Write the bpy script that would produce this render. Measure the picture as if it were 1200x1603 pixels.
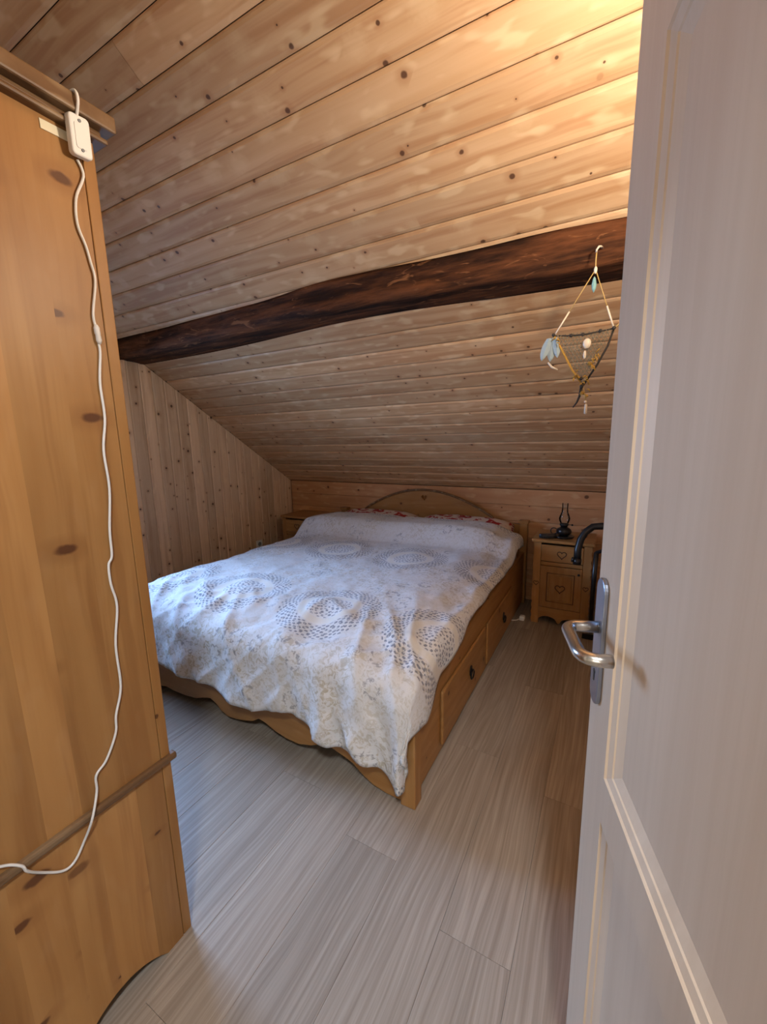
import bpy, bmesh, math, random
from mathutils import Vector, Matrix, noise

for o in list(bpy.data.objects):
    bpy.data.objects.remove(o, do_unlink=True)
scene = bpy.context.scene
COL = scene.collection
random.seed(4)

# ------------------------------------------------------------------ camera
cam_d = bpy.data.cameras.new('camera')
cam = bpy.data.objects.new('camera', cam_d); COL.objects.link(cam)
RX, RY, RZ = (0.876, 0.067, -0.477), (0.481, -0.163, 0.861), (-0.020, -0.984, -0.175)
r_ = Vector((RX[0], RY[0], RZ[0])).normalized()
f_ = Vector((RX[2], RY[2], RZ[2])).normalized()
u_ = r_.cross(f_).normalized(); r_ = f_.cross(u_).normalized()
m_ = Matrix((r_, u_, -f_)).transposed().to_4x4()
m_.translation = Vector((0, 0, 1.34))
cam.matrix_world = m_
cam_d.sensor_fit = 'HORIZONTAL'; cam_d.sensor_width = 36
cam_d.lens = 641.54 / 1200 * 36
cam_d.clip_start = 0.01; cam_d.clip_end = 60
scene.camera = cam

# ------------------------------------------------------------------ view, world, lights
vs = scene.view_settings
vs.view_transform = 'Standard'; vs.look = 'None'; vs.gamma = 1; vs.use_curve_mapping = False
vs.exposure = 0.02
world = bpy.data.worlds.new('sky'); scene.world = world; world.use_nodes = True
bg = world.node_tree.nodes['Background']
bg.inputs[0].default_value = (0.62, 0.74, 1.0, 1); bg.inputs[1].default_value = 1.0

def area(name, loc, direction, sx, sy, power, col):
    d = bpy.data.lights.new(name, 'AREA'); d.shape = 'RECTANGLE'; d.size = sx; d.size_y = sy
    d.energy = power; d.color = col
    o = bpy.data.objects.new(name, d); COL.objects.link(o)
    o.location = loc; o.rotation_euler = Vector(direction).to_track_quat('-Z', 'Z').to_euler()
    return o
# daylight outside the gable window (left wall) and outside the landing window
gd = area('gable_daylight', (-3.30, 1.14, 1.50), (1, 0.05, -0.75), 0.95, 1.0, 84, (0.32, 0.55, 1.0))
gd.data.spread = math.radians(130)
area('landing_daylight', (0.35, -1.68, 1.35), (-0.1, 1, 0.10), 0.95, 1.0, 14, (1.0, 0.90, 0.78))

# ------------------------------------------------------------------ constants of the place
XL, XR, YB, YF, ZK = -3.02, 1.40, 3.40, -0.04, 0.921
TAN = 0.661; ANG = math.atan(TAN); SN, CS = math.sin(ANG), math.cos(ANG)
def zroof(y): return ZK + TAN * (YB - y)

# ------------------------------------------------------------------ node expression helper
class B:
    def __init__(s, name):
        s.m = bpy.data.materials.new(name); s.m.use_nodes = True
        s.t = s.m.node_tree; s.t.nodes.clear()
        s.out = s.t.nodes.new('ShaderNodeOutputMaterial')
    def n(s, kind): return s.t.nodes.new(kind)
    def put(s, sock, v):
        if isinstance(v, S): s.t.links.new(v.k, sock)
        elif v is not None:
            if isinstance(v, (tuple, list)) and len(v) == 3 and sock.type == 'RGBA': v = (*v, 1)
            sock.default_value = v
    def math(s, op, a, b=None, c=None, clamp=False):
        x = s.n('ShaderNodeMath'); x.operation = op; x.use_clamp = clamp
        s.put(x.inputs[0], a); s.put(x.inputs[1], b)
        if c is not None: s.put(x.inputs[2], c)
        return S(s, x.outputs[0])
    def coord(s, which='Object'):
        x = s.n('ShaderNodeTexCoord'); q = s.n('ShaderNodeSeparateXYZ')
        s.t.links.new(x.outputs[which], q.inputs[0])
        return [S(s, q.outputs[i]) for i in range(3)]
    def rand(s): return S(s, s.n('ShaderNodeObjectInfo').outputs['Random'])
    def vec(s, x, y, z=0.0):
        c = s.n('ShaderNodeCombineXYZ')
        for i, v in enumerate((x, y, z)): s.put(c.inputs[i], v)
        return S(s, c.outputs[0])
    def noise(s, v, scale=1, detail=2, rough=0.5, dist=0):
        x = s.n('ShaderNodeTexNoise'); s.put(x.inputs['Vector'], v)
        x.inputs['Scale'].default_value = scale; x.inputs['Detail'].default_value = detail
        x.inputs['Roughness'].default_value = rough; x.inputs['Distortion'].default_value = dist
        return S(s, x.outputs[0])
    def voro(s, v, scale=1, rnd=1.0, dims='2D', feature='F1'):
        x = s.n('ShaderNodeTexVoronoi'); x.voronoi_dimensions = dims; x.feature = feature
        s.put(x.inputs['Vector'], v); x.inputs['Scale'].default_value = scale
        x.inputs['Randomness'].default_value = rnd
        q = s.n('ShaderNodeSeparateColor'); s.t.links.new(x.outputs['Color'], q.inputs[0])
        return S(s, x.outputs['Distance']), S(s, q.outputs[0]), S(s, q.outputs[1])
    def smooth(s, v, a, b):
        x = s.n('ShaderNodeMapRange'); x.interpolation_type = 'SMOOTHSTEP'
        s.put(x.inputs[0], v); x.inputs[1].default_value = a; x.inputs[2].default_value = b
        if a > b:
            x.inputs[1].default_value = b; x.inputs[2].default_value = a
            x.inputs[3].default_value = 1; x.inputs[4].default_value = 0
        return S(s, x.outputs[0])
    def mix(s, f, a, b, mode='MIX'):
        x = s.n('ShaderNodeMix'); x.data_type = 'RGBA'; x.blend_type = mode
        s.put(x.inputs[0], f); s.put(x.inputs[6], a); s.put(x.inputs[7], b)
        return S(s, x.outputs[2])
    def scale(s, col, k):
        x = s.n('ShaderNodeVectorMath'); x.operation = 'SCALE'
        s.put(x.inputs[0], col); s.put(x.inputs[3], k); return S(s, x.outputs[0])
    def bump(s, h, strength=0.3, dist=0.002):
        x = s.n('ShaderNodeBump'); x.inputs['Strength'].default_value = strength
        x.inputs['Distance'].default_value = dist; s.put(x.inputs['Height'], h); return S(s, x.outputs[0])
    def bsdf(s, col, rough=0.5, metal=0.0, normal=None, spec=0.5, trans=0.0, sheen=0.0):
        x = s.n('ShaderNodeBsdfPrincipled')
        s.put(x.inputs['Base Color'], col); s.put(x.inputs['Roughness'], rough)
        x.inputs['Metallic'].default_value = metal; x.inputs['Specular IOR Level'].default_value = spec
        x.inputs['Transmission Weight'].default_value = trans; x.inputs['Sheen Weight'].default_value = sheen
        if normal is not None: s.put(x.inputs['Normal'], normal)
        s.t.links.new(x.outputs[0], s.out.inputs[0]); return s.m
class S:
    def __init__(s, b, k): s.b, s.k = b, k
    def __add__(s, o): return s.b.math('ADD', s, o)
    __radd__ = __add__
    def __sub__(s, o): return s.b.math('SUBTRACT', s, o)
    def __rsub__(s, o): return s.b.math('SUBTRACT', o, s)
    def __mul__(s, o): return s.b.math('MULTIPLY', s, o)
    __rmul__ = __mul__
    def __truediv__(s, o): return s.b.math('DIVIDE', s, o)
    def fract(s): return s.b.math('FRACT', s)
    def sin(s): return s.b.math('SINE', s)
    def abs(s): return s.b.math('ABSOLUTE', s)

def plain(name, col, rough=0.5, metal=0.0, spec=0.5, var=0.08, scale=30):
    b = B(name); c = b.coord()
    n = b.noise(b.vec(*c), scale, 3)
    return b.bsdf(b.scale(b.mix(0.0, col, col), n * (2 * var) + (1 - var)), rough, metal, None, spec)

def pine(name, light, dark, knot, axis=0, across=1, tone=0.25, knots=0.5, ksize=1.0, rough=0.45, fig=0.4, kscale=6.0, halo=0.35, grey=None, kasp=1.0, streak=0.4, red=None):
    b = B(name); c = b.coord(); r = b.rand()
    lo = c[axis] + r * 37.0
    ac = c[across] + r * 91.0
    th = c[3 - axis - across] + r * 13.0
    wob = b.noise(b.vec(lo * 2.0, ac * 2.0, th * 2.0), 1, 2) * 0.05
    grain = b.noise(b.vec(lo * 1.3, (ac + wob) * 55.0, th * 55.0), 1, 4, 0.6)
    big = b.noise(b.vec(lo * 0.7, (ac + wob) * 7.0, th * 7.0), 1, 1)
    flame = (big * 42.0).sin() * 0.5 + 0.5
    kd, kr, kg = b.voro(b.vec(lo * (kscale * 0.9 * kasp), ac * (kscale / kasp)), 1, 1.0)
    kn = b.noise(b.vec(lo, ac, th), 55, 2) * 0.05
    keep = b.smooth(kr, 1 - knots, 1 - knots + 0.02)
    sz = kg * kg * 0.95 + 0.35
    d = (kd + kn - 0.025) / (sz * ksize)
    kmask = b.smooth(d, 0.085, 0.045) * keep
    hd, hr, hg = b.voro(b.vec(lo * kscale * 0.55, ac * kscale * 0.75), 1, 1.0)
    hmask = b.smooth(hd + kn * 4.0, 0.42, 0.16) * b.smooth(hr, 0.45, 0.5)
    f = b.math('ADD', grain * (1 - fig) * 0.9, flame * fig, None, True)
    col = b.mix(f, light, dark)
    blot = b.smooth(b.noise(b.vec(lo * 3.0, ac * 9.0, th * 9.0), 1, 2), 0.40, 0.68)
    col = b.mix(blot * 0.28, col, dark)
    st = b.smooth(b.noise(b.vec(lo * 1.1, (ac + wob) * 26.0, th * 26.0), 1, 3, 0.6), 0.46, 0.66)
    col = b.mix(st * streak, col, red or dark)
    dull = b.smooth(d, 0.26, 0.08) * keep
    col = b.mix(dull * 0.45, col, red or dark)
    fl = b.smooth(b.noise(b.vec(lo * 10.0, ac * 26.0, th * 26.0), 1, 1, 0.5, 0.2), 0.56, 0.74)
    hmask = b.math('MAXIMUM', hmask * 0.6, fl)
    col = b.mix(hmask * halo, col, b.mix(0.5, light, (0.86, 0.68, 0.42)))
    col = b.mix(kmask * 0.9, col, knot)
    if grey is not None: col = b.mix(b.smooth((r * 5.71).fract(), 0.5, 1.0) * 0.5, col, grey)
    k = (r * 7.13).fract() * tone + (1 - tone * 0.5)
    col = b.scale(col, k)
    nm = b.bump(grain * 0.5 - kmask * 0.6, 0.12, 0.002)
    return b.bsdf(col, rough, 0.0, nm, 0.35)

M = {}
M['ceil'] = pine('pine_ceiling', (0.66, 0.44, 0.26), (0.50, 0.285, 0.135), (0.085, 0.032, 0.014), tone=0.30, knots=0.42, rough=0.46, fig=0.30, halo=0.55, kscale=9.5, ksize=1.0, streak=0.55, red=(0.40, 0.185, 0.075))
M['wallp'] = pine('pine_wall', (0.76, 0.58, 0.41), (0.61, 0.43, 0.28), (0.07, 0.025, 0.014), tone=0.28, knots=0.40, rough=0.38, fig=0.22, kscale=10.5, halo=0.3, ksize=1.25, streak=0.4, red=(0.42, 0.24, 0.135))
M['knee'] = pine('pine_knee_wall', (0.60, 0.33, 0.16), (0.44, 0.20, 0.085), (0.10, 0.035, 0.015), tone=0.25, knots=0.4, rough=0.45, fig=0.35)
for i, nm in enumerate('xyz'):
    ac = {0: 2, 1: 2, 2: 1}[i]
    M['honey_' + nm] = pine('honey_pine_' + nm, (0.43, 0.225, 0.075), (0.30, 0.135, 0.038), (0.085, 0.03, 0.012), axis=i, across=ac, tone=0.22, knots=0.35, ksize=1.25, rough=0.40, fig=0.40, halo=0.1)
M['stave'] = pine('honey_pine_stave', (0.46, 0.245, 0.085), (0.35, 0.165, 0.05), (0.10, 0.035, 0.014), axis=0, across=1, tone=0.40, knots=0.58, ksize=1.2, rough=0.42, fig=0.35, halo=0.05, kasp=1.45, streak=0.5, red=(0.27, 0.115, 0.035))
M['trimwood'] = pine('brown_pine_trim', (0.19, 0.105, 0.048), (0.13, 0.066, 0.029), (0.06, 0.025, 0.01), axis=1, across=2, tone=0.1, knots=0.1, rough=0.45)
M['heart'] = plain('carved_groove', (0.06, 0.025, 0.010), 0.7)

def mk_beam():
    b = B('old_beam'); c = b.coord()
    v = b.vec(c[0] * 2.0, c[1] * 18.0, c[2] * 18.0)
    g = b.noise(v, 1, 5, 0.65)
    h = b.noise(b.vec(c[0] * 7.0, c[1] * 20.0, c[2] * 26.0), 1, 3, 0.6, 1.5)
    col = b.mix(b.smooth(g, 0.35, 0.7), (0.022, 0.010, 0.006), (0.15, 0.055, 0.022))
    col = b.mix(b.smooth(h, 0.60, 0.72) * 0.6, col, (0.30, 0.13, 0.055))
    return b.bsdf(col, 0.85, 0, b.bump(g, 0.8, 0.012), 0.12)
M['beam'] = mk_beam()

def mk_floor():
    b = B('grey_oak_laminate'); c = b.coord(); r = b.rand()
    lo = c[0] + r * 41.0; ac = c[1] + r * 17.0
    w = b.noise(b.vec(lo * 1.4, ac * 5.0, 0.0), 1, 2) * 0.06
    g = b.noise(b.vec(lo * 1.6, (ac + w) * 110.0, 0.0), 1, 4, 0.65)
    big = b.noise(b.vec(lo * 0.9, (ac + w) * 8.0, 0.0), 1, 1)
    fl = (big * 60.0).sin() * 0.5 + 0.5
    st = b.smooth(b.noise(b.vec(lo * 0.8, (ac + w) * 42.0, 3.0), 1, 3), 0.42, 0.68)
    col = b.mix(b.smooth(g, 0.3, 0.72), (0.42, 0.36, 0.295), (0.275, 0.225, 0.175))
    col = b.mix(fl * 0.22, col, (0.22, 0.175, 0.135))
    col = b.mix(st * 0.28, col, (0.20, 0.155, 0.118))
    col = b.scale(col, (r * 7.7).fract() * 0.22 + 0.89)
    return b.bsdf(col, g * 0.12 + 0.36, 0, b.bump(g, 0.08, 0.001), 0.45)
M['floor'] = mk_floor()

def mk_door():
    b = B('pale_wood_laminate_door'); c = b.coord()
    g = b.noise(b.vec(c[0] * 60.0, c[1] * 60.0, c[2] * 1.6), 1, 4, 0.6)
    bl = b.noise(b.vec(c[0] * 7.0, c[1] * 7.0, c[2] * 1.1), 1, 2)
    col = b.mix(b.smooth(g, 0.3, 0.7), (0.62, 0.465, 0.325), (0.58, 0.425, 0.29))
    col = b.mix(b.smooth(bl, 0.4, 0.7) * 0.35, col, (0.53, 0.385, 0.258))
    return b.bsdf(col, 0.5, 0, b.bump(g, 0.1, 0.0006), 0.4)
M['door'] = mk_door()

def mk_duvet():
    b = B('medallion_print_cotton'); u = b.coord('UV'); p, q = u[0], u[1]
    gx = ((p + 1.10) / 0.555 + 0.5 + 20.0).fract() - 0.5
    gy = ((q - 1.45) / 0.88 + 0.5 + 20.0).fract() - 0.5
    x = gx * 0.555; y = gy * 0.88
    wn = b.noise(b.vec(p, q, 0.0), 18, 2) * 0.012 - 0.006
    d = b.math('SQRT', x * x + y * y) + wn
    th = b.math('ARCTAN2', y, x)
    fine = b.noise(b.vec(p, q, 0.0), 120, 3, 0.7)
    mot = b.noise(b.vec(p, q, 0.0), 42, 4, 0.75, 1.2)
    patch = b.noise(b.vec(p, q, 2.0), 3.2, 2)
    white = (0.68, 0.68, 0.69); beige = (0.44, 0.39, 0.30); slate = (0.10, 0.115, 0.17); grey = (0.42, 0.43, 0.45)
    lace = b.smooth(mot, 0.47, 0.60)
    col = b.mix(lace * (b.smooth(patch, 0.35, 0.65) * 0.5 + 0.22 + b.smooth(q, 1.25, 1.05) * 0.25), white, beige)
    col = b.mix(b.smooth(fine, 0.52, 0.7) * 0.18, col, grey)
    # pale ring and core of each medallion
    core = b.smooth(d, 0.155, 0.145)
    col = b.mix(core * 0.85, col, (0.74, 0.74, 0.74))
    pet = ((th * 12.0).sin() * 0.5 + 0.5)
    def band(a, w): return b.smooth((d - a).abs(), w, w * 0.55)
    def inr(a, c): return b.smooth(d, a - 0.004, a + 0.004) * b.smooth(d, c + 0.004, c - 0.004)
    m1 = inr(0.012, 0.045) * b.smooth((th * 8.0).sin() * (d * 190.0).sin(), 0.05, 0.4)
    m2 = inr(0.045, 0.075) * b.smooth((th * 12.0).sin() * (d * 210.0).sin(), 0.05, 0.4)
    m3 = inr(0.075, 0.105) * b.smooth((th * 18.0).sin() * (d * 210.0 + 1.5).sin(), 0.0, 0.35)
    ring = inr(0.112, 0.146) * 0.75
    m4 = inr(0.156, 0.186) * b.smooth((th * 30.0).sin() * (d * 270.0).sin(), 0.0, 0.3)
    m5 = inr(0.184, 0.216) * b.smooth((th * 36.0 + 1.0).sin() * (d * 270.0 + 0.7).sin(), 0.0, 0.3)
    m6 = inr(0.214, 0.245) * b.smooth((th * 42.0).sin() * (d * 280.0).sin(), 0.15, 0.4)
    mm = b.math('ADD', m1 + m2 + m3, m4 + m5 + m6, None, True)
    brk = b.smooth(b.noise(b.vec(p, q, 5.0), 90, 2), 0.30, 0.5)
    col = b.mix(mm * brk * 0.75, col, slate)
    col = b.mix(ring, col, (0.72, 0.69, 0.62))
    # small motifs between the medallions
    kd, kr, kg = b.voro(b.vec(p, q), 9, 0.9)
    sm = b.smooth((kd - 0.26).abs(), 0.10, 0.05) * b.smooth(kr, 0.55, 0.6) * b.smooth(d, 0.25, 0.28) * b.smooth(mot, 0.48, 0.55)
    col = b.mix(sm * 0.55, col, (0.20, 0.215, 0.27))
    crep = b.noise(b.vec(p, q, 1.0), 60, 3, 0.6)
    return b.bsdf(col, 0.85, 0, b.bump(crep, 0.25, 0.004), 0.2, sheen=0.1)
M['duvet'] = mk_duvet()

def mk_red():
    b = B('red_floral_cotton'); c = b.coord()
    v = b.vec(*c)
    n = b.noise(v, 16, 2, 0.5, 1.0)
    col = b.mix(b.smooth(n, 0.48, 0.54), (0.62, 0.50, 0.42), (0.34, 0.03, 0.025))
    return b.bsdf(col, 0.85, 0, None, 0.2)
M['red'] = mk_red()
M['mattress'] = plain('mattress_ticking', (0.55, 0.53, 0.50), 0.9)
M['steel'] = plain('satin_steel', (0.62, 0.58, 0.52), 0.24, 1.0, var=0.03)
M['plate'] = plain('brushed_plate', (0.34, 0.36, 0.42), 0.33, 1.0, var=0.04)
M['black'] = plain('black_rubber', (0.012, 0.012, 0.013), 0.35)
M['blackmetal'] = plain('black_painted_metal', (0.012, 0.011, 0.011), 0.28)
M['iron'] = plain('dark_iron', (0.02, 0.018, 0.016), 0.4, 0.6)
M['white'] = plain('white_plastic', (0.80, 0.79, 0.76), 0.35, var=0.02)
M['cream'] = plain('cream_tape', (0.80, 0.74, 0.55), 0.6, var=0.03)
M['grey'] = plain('grey_screw', (0.20, 0.21, 0.22), 0.5)
M['plaster'] = plain('white_plaster', (0.62, 0.57, 0.50), 0.8, var=0.04, scale=60)
M['base'] = plain('dark_underlay', (0.05, 0.03, 0.018), 0.9)
M['gold'] = plain('gold_thread', (0.55, 0.36, 0.12), 0.5)
M['ochre'] = plain('ochre_yarn', (0.52, 0.29, 0.05), 0.8)
M['darknet'] = plain('dark_thread', (0.035, 0.03, 0.026), 0.7)
M['net'] = plain('grey_green_net', (0.22, 0.20, 0.14), 0.7)
M['shell'] = plain('white_shell', (0.80, 0.70, 0.56), 0.3)
M['turq'] = plain('turquoise_glass', (0.22, 0.42, 0.44), 0.12)
M['feather'] = plain('blue_feather', (0.34, 0.44, 0.50), 0.7, scale=80)
def mk_glass(name, tint, mixf):
    b = B(name)
    t = b.n('ShaderNodeBsdfTransparent'); t.inputs[0].default_value = (*tint, 1)
    g = b.n('ShaderNodeBsdfGlossy'); g.inputs['Roughness'].default_value = 0.03
    fr = b.n('ShaderNodeFresnel'); fr.inputs[0].default_value = 1.45
    x = b.n('ShaderNodeMixShader')
    f = S(b, fr.outputs[0]) * mixf
    b.put(x.inputs[0], f); b.t.links.new(t.outputs[0], x.inputs[1]); b.t.links.new(g.outputs[0], x.inputs[2])
    b.t.links.new(x.outputs[0], b.out.inputs[0]); return b.m
M['glass'] = mk_glass('clear_glass', (0.93, 0.93, 0.92), 1.0)

# ------------------------------------------------------------------ mesh helper
class MB:
    def __init__(s): s.v = []; s.f = []
    def add(s, vs, fs):
        k = len(s.v); s.v += [tuple(v) for v in vs]; s.f += [tuple(i + k for i in f) for f in fs]; return s
    def box(s, x0, x1, y0, y1, z0, z1):
        return s.add([(x0, y0, z0), (x1, y0, z0), (x1, y1, z0), (x0, y1, z0), (x0, y0, z1), (x1, y0, z1), (x1, y1, z1), (x0, y1, z1)],
                     [(0, 3, 2, 1), (4, 5, 6, 7), (0, 1, 5, 4), (1, 2, 6, 5), (2, 3, 7, 6), (3, 0, 4, 7)])
    def prism(s, poly, plane, a, b):
        # poly in 2D; plane 'xz' extrudes along y, 'yz' along x, 'xy' along z
        def P(p, w):
            return {'xz': (p[0], w, p[1]), 'yz': (w, p[0], p[1]), 'xy': (p[0], p[1], w)}[plane]
        n = len(poly)
        vs = [P(p, a) for p in poly] + [P(p, b) for p in poly]
        fs = [tuple(range(n))[::-1], tuple(range(n, 2 * n))] + [(i, (i + 1) % n, n + (i + 1) % n, n + i) for i in range(n)]
        return s.add(vs, fs)
    def tube(s, path, r, seg=10, closed=False):
        pts = [Vector(p) for p in path]; n = len(pts)
        rs = r if isinstance(r, (list, tuple)) else [r] * n
        rings = []; up = None
        for i, p in enumerate(pts):
            if closed: t = pts[(i + 1) % n] - pts[i - 1]
            else: t = pts[min(i + 1, n - 1)] - pts[max(i - 1, 0)]
            t = t.normalized() if t.length > 1e-9 else Vector((0, 0, 1))
            if up is None:
                up = Vector((0, 0, 1)) if abs(t.z) < 0.9 else Vector((1, 0, 0))
            a = t.cross(up)
            if a.length < 1e-6: a = t.orthogonal()
            a.normalize(); up = a.cross(t).normalized()
            rings.append([p + (a * math.cos(2 * math.pi * k / seg) + up * math.sin(2 * math.pi * k / seg)) * rs[i] for k in range(seg)])
        vs = [v for ring in rings for v in ring]; fs = []
        for i in range(n if closed else n - 1):
            j = (i + 1) % n
            for k in range(seg):
                fs.append((i * seg + k, i * seg + (k + 1) % seg, j * seg + (k + 1) % seg, j * seg + k))
        if not closed:
            fs.append(tuple(range(seg))[::-1]); fs.append(tuple((n - 1) * seg + k for k in range(seg)))
        return s.add(vs, fs)
    def lathe(s, prof, seg=24, c=(0, 0, 0)):
        vs = []; fs = []
        for (r, z) in prof:
            for k in range(seg):
                a = 2 * math.pi * k / seg
                vs.append((c[0] + r * math.cos(a), c[1] + r * math.sin(a), c[2] + z))
        for i in range(len(prof) - 1):
            for k in range(seg):
                fs.append((i * seg + k, i * seg + (k + 1) % seg, (i + 1) * seg + (k + 1) % seg, (i + 1) * seg + k))
        return s.add(vs, fs)
    def ball(s, c, rx, ry=None, rz=None, seg=10, rings=7):
        ry = ry or rx; rz = rz or rx
        vs = []; fs = []
        for i in range(rings + 1):
            t = math.pi * i / rings
            for k in range(seg):
                a = 2 * math.pi * k / seg
                vs.append((c[0] + rx * math.sin(t) * math.cos(a), c[1] + ry * math.sin(t) * math.sin(a), c[2] + rz * math.cos(t)))
        for i in range(rings):
            for k in range(seg):
                fs.append((i * seg + k, (i + 1) * seg + k, (i + 1) * seg + (k + 1) % seg, i * seg + (k + 1) % seg))
        return s.add(vs, fs)
    def mesh(s, name, smooth=False):
        me = bpy.data.meshes.new(name); me.from_pydata(s.v, [], s.f); me.update()
        bm = bmesh.new(); bm.from_mesh(me); bmesh.ops.remove_doubles(bm, verts=bm.verts, dist=1e-6)
        bmesh.ops.recalc_face_normals(bm, faces=bm.faces); bm.to_mesh(me); bm.free()
        if smooth:
            for p in me.polygons: p.use_smooth = True
        return me
    def build(s, name, mat, parent=None, smooth=False, bevel=0.0, loc=None):
        return link(name, s.mesh(name, smooth), mat, parent, bevel, loc)

def link(name, me, mat, parent=None, bevel=0.0, loc=None):
    if mat is not None and not me.materials: me.materials.append(mat)
    o = bpy.data.objects.new(name, me); COL.objects.link(o)
    if parent is not None: o.parent = parent
    if loc is not None: o.location = loc
    if bevel:
        md = o.modifiers.new('bevel', 'BEVEL'); md.width = bevel; md.segments = 2; md.limit_method = 'ANGLE'; md.angle_limit = 0.7
    return o
def thing(name, label, cat, loc=(0, 0, 0), rz=0.0, group=None):
    o = bpy.data.objects.new(name, None); COL.objects.link(o)
    o.empty_display_size = 0.1
    o.location = loc; o.rotation_euler = (0, 0, rz); o['label'] = label; o['category'] = cat
    if group: o['group'] = group
    return o
def tag(o, label, cat, group=None):
    o['label'] = label; o['category'] = cat
    if group: o['group'] = group
    return o
def struct(o): o['kind'] = 'structure'; return o
def copy_tree(o, parent=None):
    c = o.copy(); COL.objects.link(c); c.parent = parent
    for ch in list(o.children): copy_tree(ch, c)
    return c

_bm = {}
def board(name, w, t, s0, e0, s1, e1, frame, origin, mat, parent, lip=0.008, c=0.003, gap=0.0006):
    """tongue and groove board: local X long, Y across, Z out of the face."""
    key = tuple(round(k, 4) for k in (w, t, s0, e0, s1, e1, lip, c, gap)) + (mat.name,)
    me = _bm.get(key)
    if me is None:
        if lip > 0: prof = [(gap, -t), (gap, -c), (lip * 0.35, -c * 0.45), (lip, 0), (w - lip * 0.8, 0), (w - lip * 0.3, -c * 0.5), (w - gap, -c), (w - gap, -t)]
        else: prof = [(gap, -t), (gap, -c), (gap + c, 0), (w - gap - c, 0), (w - gap, -c), (w - gap, -t)]
        n = len(prof); vs = []
        for y, z in prof: vs.append((s0 + (s1 - s0) * y / w, y, z))
        for y, z in prof: vs.append((e0 + (e1 - e0) * y / w, y, z))
        fs = [tuple(range(n)), tuple(range(n, 2 * n))[::-1]] + [(i, n + i, n + (i + 1) % n, (i + 1) % n) for i in range(n)]
        me = MB().add(vs, fs).mesh(name); me.materials.append(mat); _bm[key] = me
    o = bpy.data.objects.new(name, me); COL.objects.link(o); o.parent = parent
    m = Matrix(frame).transposed().to_4x4(); m.translation = Vector(origin); o.matrix_local = m
    return o

# ------------------------------------------------------------------ the setting
# floor: laminate planks running towards the head wall
floor = struct(MB().box(XL - 0.05, XR + 0.05, -1.75, YB + 0.05, -0.06, -0.0125).build('floor', M['base']))
FF = ((0, 1, 0), (-1, 0, 0), (0, 0, 1))
PW, PL = 0.192, 1.285
ncol = int(math.ceil((XR - XL) / PW))
for i in range(ncol):
    x1 = XR - i * PW; w = min(PW, x1 - XL)
    y = -1.75 - ((i * 0.457 + 0.31) % 1.0) * PL
    while y < YB:
        a, e = max(y, -1.75), min(y + PL, YB)
        if e - a > 0.02:
            board('plank', w, 0.012, 0, e - a - 0.0008, 0, e - a - 0.0008, FF, (x1, a, 0), M['floor'], floor, lip=0, c=0.0008, gap=0.0002)
        y += PL

# sloping ceiling: boards along X
ceil_m = MB().prism([(YB + 0.12, zroof(YB + 0.12) + 0.02), (YB + 0.12, zroof(YB + 0.12) + 0.14), (YF - 0.15, zroof(YF - 0.15) + 0.14), (YF - 0.15, zroof(YF - 0.15) + 0.02)], 'yz', XL - 0.15, XR + 0.15)
ceiling = struct(ceil_m.build('ceiling', M['base']))
CF = ((1, 0, 0), (0, -CS, SN), (0, -SN, -CS))
CW = 0.1145
nb = int((YB - YF) / CS / CW) + 1
for i in range(nb):
    o0 = Vector((0, YB, ZK)) + Vector((0, -CS, SN)) * (i * CW)
    segs = [(XL, XR)]
    jr = {25: -1.43, 27: 0.1, 30: -0.7, 33: -1.6}.get(i)
    if jr is not None: segs = [(XL, jr - 0.001), (jr + 0.001, XR)]
    for (a, e) in segs:
        board('ceiling_board', CW, 0.014, 0, e - a, 0, e - a, CF, o0 + Vector((a, 0, 0)), M['ceil'], ceiling, lip=0.016, c=0.006, gap=0.0012)

# gable wall on the left: vertical boards, with the window opening behind the wardrobe
WY0, WY1, WZ0, WZ1 = 0.66, 1.62, 0.85, 1.84
wl = MB()
def wl_poly(y0, y1, z0=None, z1=None):
    a0 = -0.05 if z0 is None else z0
    t0 = zroof(y0) + 0.01 if z1 is None else z1; t1 = zroof(y1) + 0.01 if z1 is None else z1
    wl.prism([(y0, a0), (y1, a0), (y1, t1), (y0, t0)], 'yz', XL - 0.20, XL - 0.0135)
wl_poly(YF - 0.1, WY0); wl_poly(WY1, YB + 0.1); wl_poly(WY0, WY1, None, WZ0); wl_poly(WY0, WY1, WZ1, None)
wall_left = struct(wl.build('wall_left', M['base']))
LF = ((0, 0, 1), (0, -1, 0), (1, 0, 0))
BW = 0.0905
y = YB
while y > YF + 0.001:
    w = min(BW, y - YF)
    ya, yb_ = y, y - w
    cuts = []
    if yb_ > WY1 or ya < WY0: cuts = [(0.0, None)]
    else: cuts = [(0.0, WZ0), (WZ1, None)]
    for (z0, z1) in cuts:
        e0 = (zroof(ya) - 0.002 if z1 is None else z1); e1 = (zroof(yb_) - 0.002 if z1 is None else z1)
        board('wall_board', w, 0.014, z0, e0, z0, e1, LF, (XL, y, 0), M['wallp'], wall_left, lip=0.009, c=0.004)
    y -= BW

# right gable wall (hidden behind the door)
wr = MB().prism([(YF - 0.1, -0.05), (YB + 0.1, -0.05), (YB + 0.1, zroof(YB + 0.1) + 0.01), (YF - 0.1, zroof(YF - 0.1) + 0.01)], 'yz', XR + 0.0135, XR + 0.15)
wall_right = struct(wr.build('wall_right', M['base']))
RF = ((0, 0, 1), (0, 1, 0), (-1, 0, 0))
y = YF
while y < YB - 0.001:
    w = min(BW, YB - y)
    board('wall_board', w, 0.014, 0, zroof(y) - 0.002, 0, zroof(y + w) - 0.002, RF, (XR, y, 0), M['wallp'], wall_right, lip=0.006, c=0.0025)
    y += BW

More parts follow.
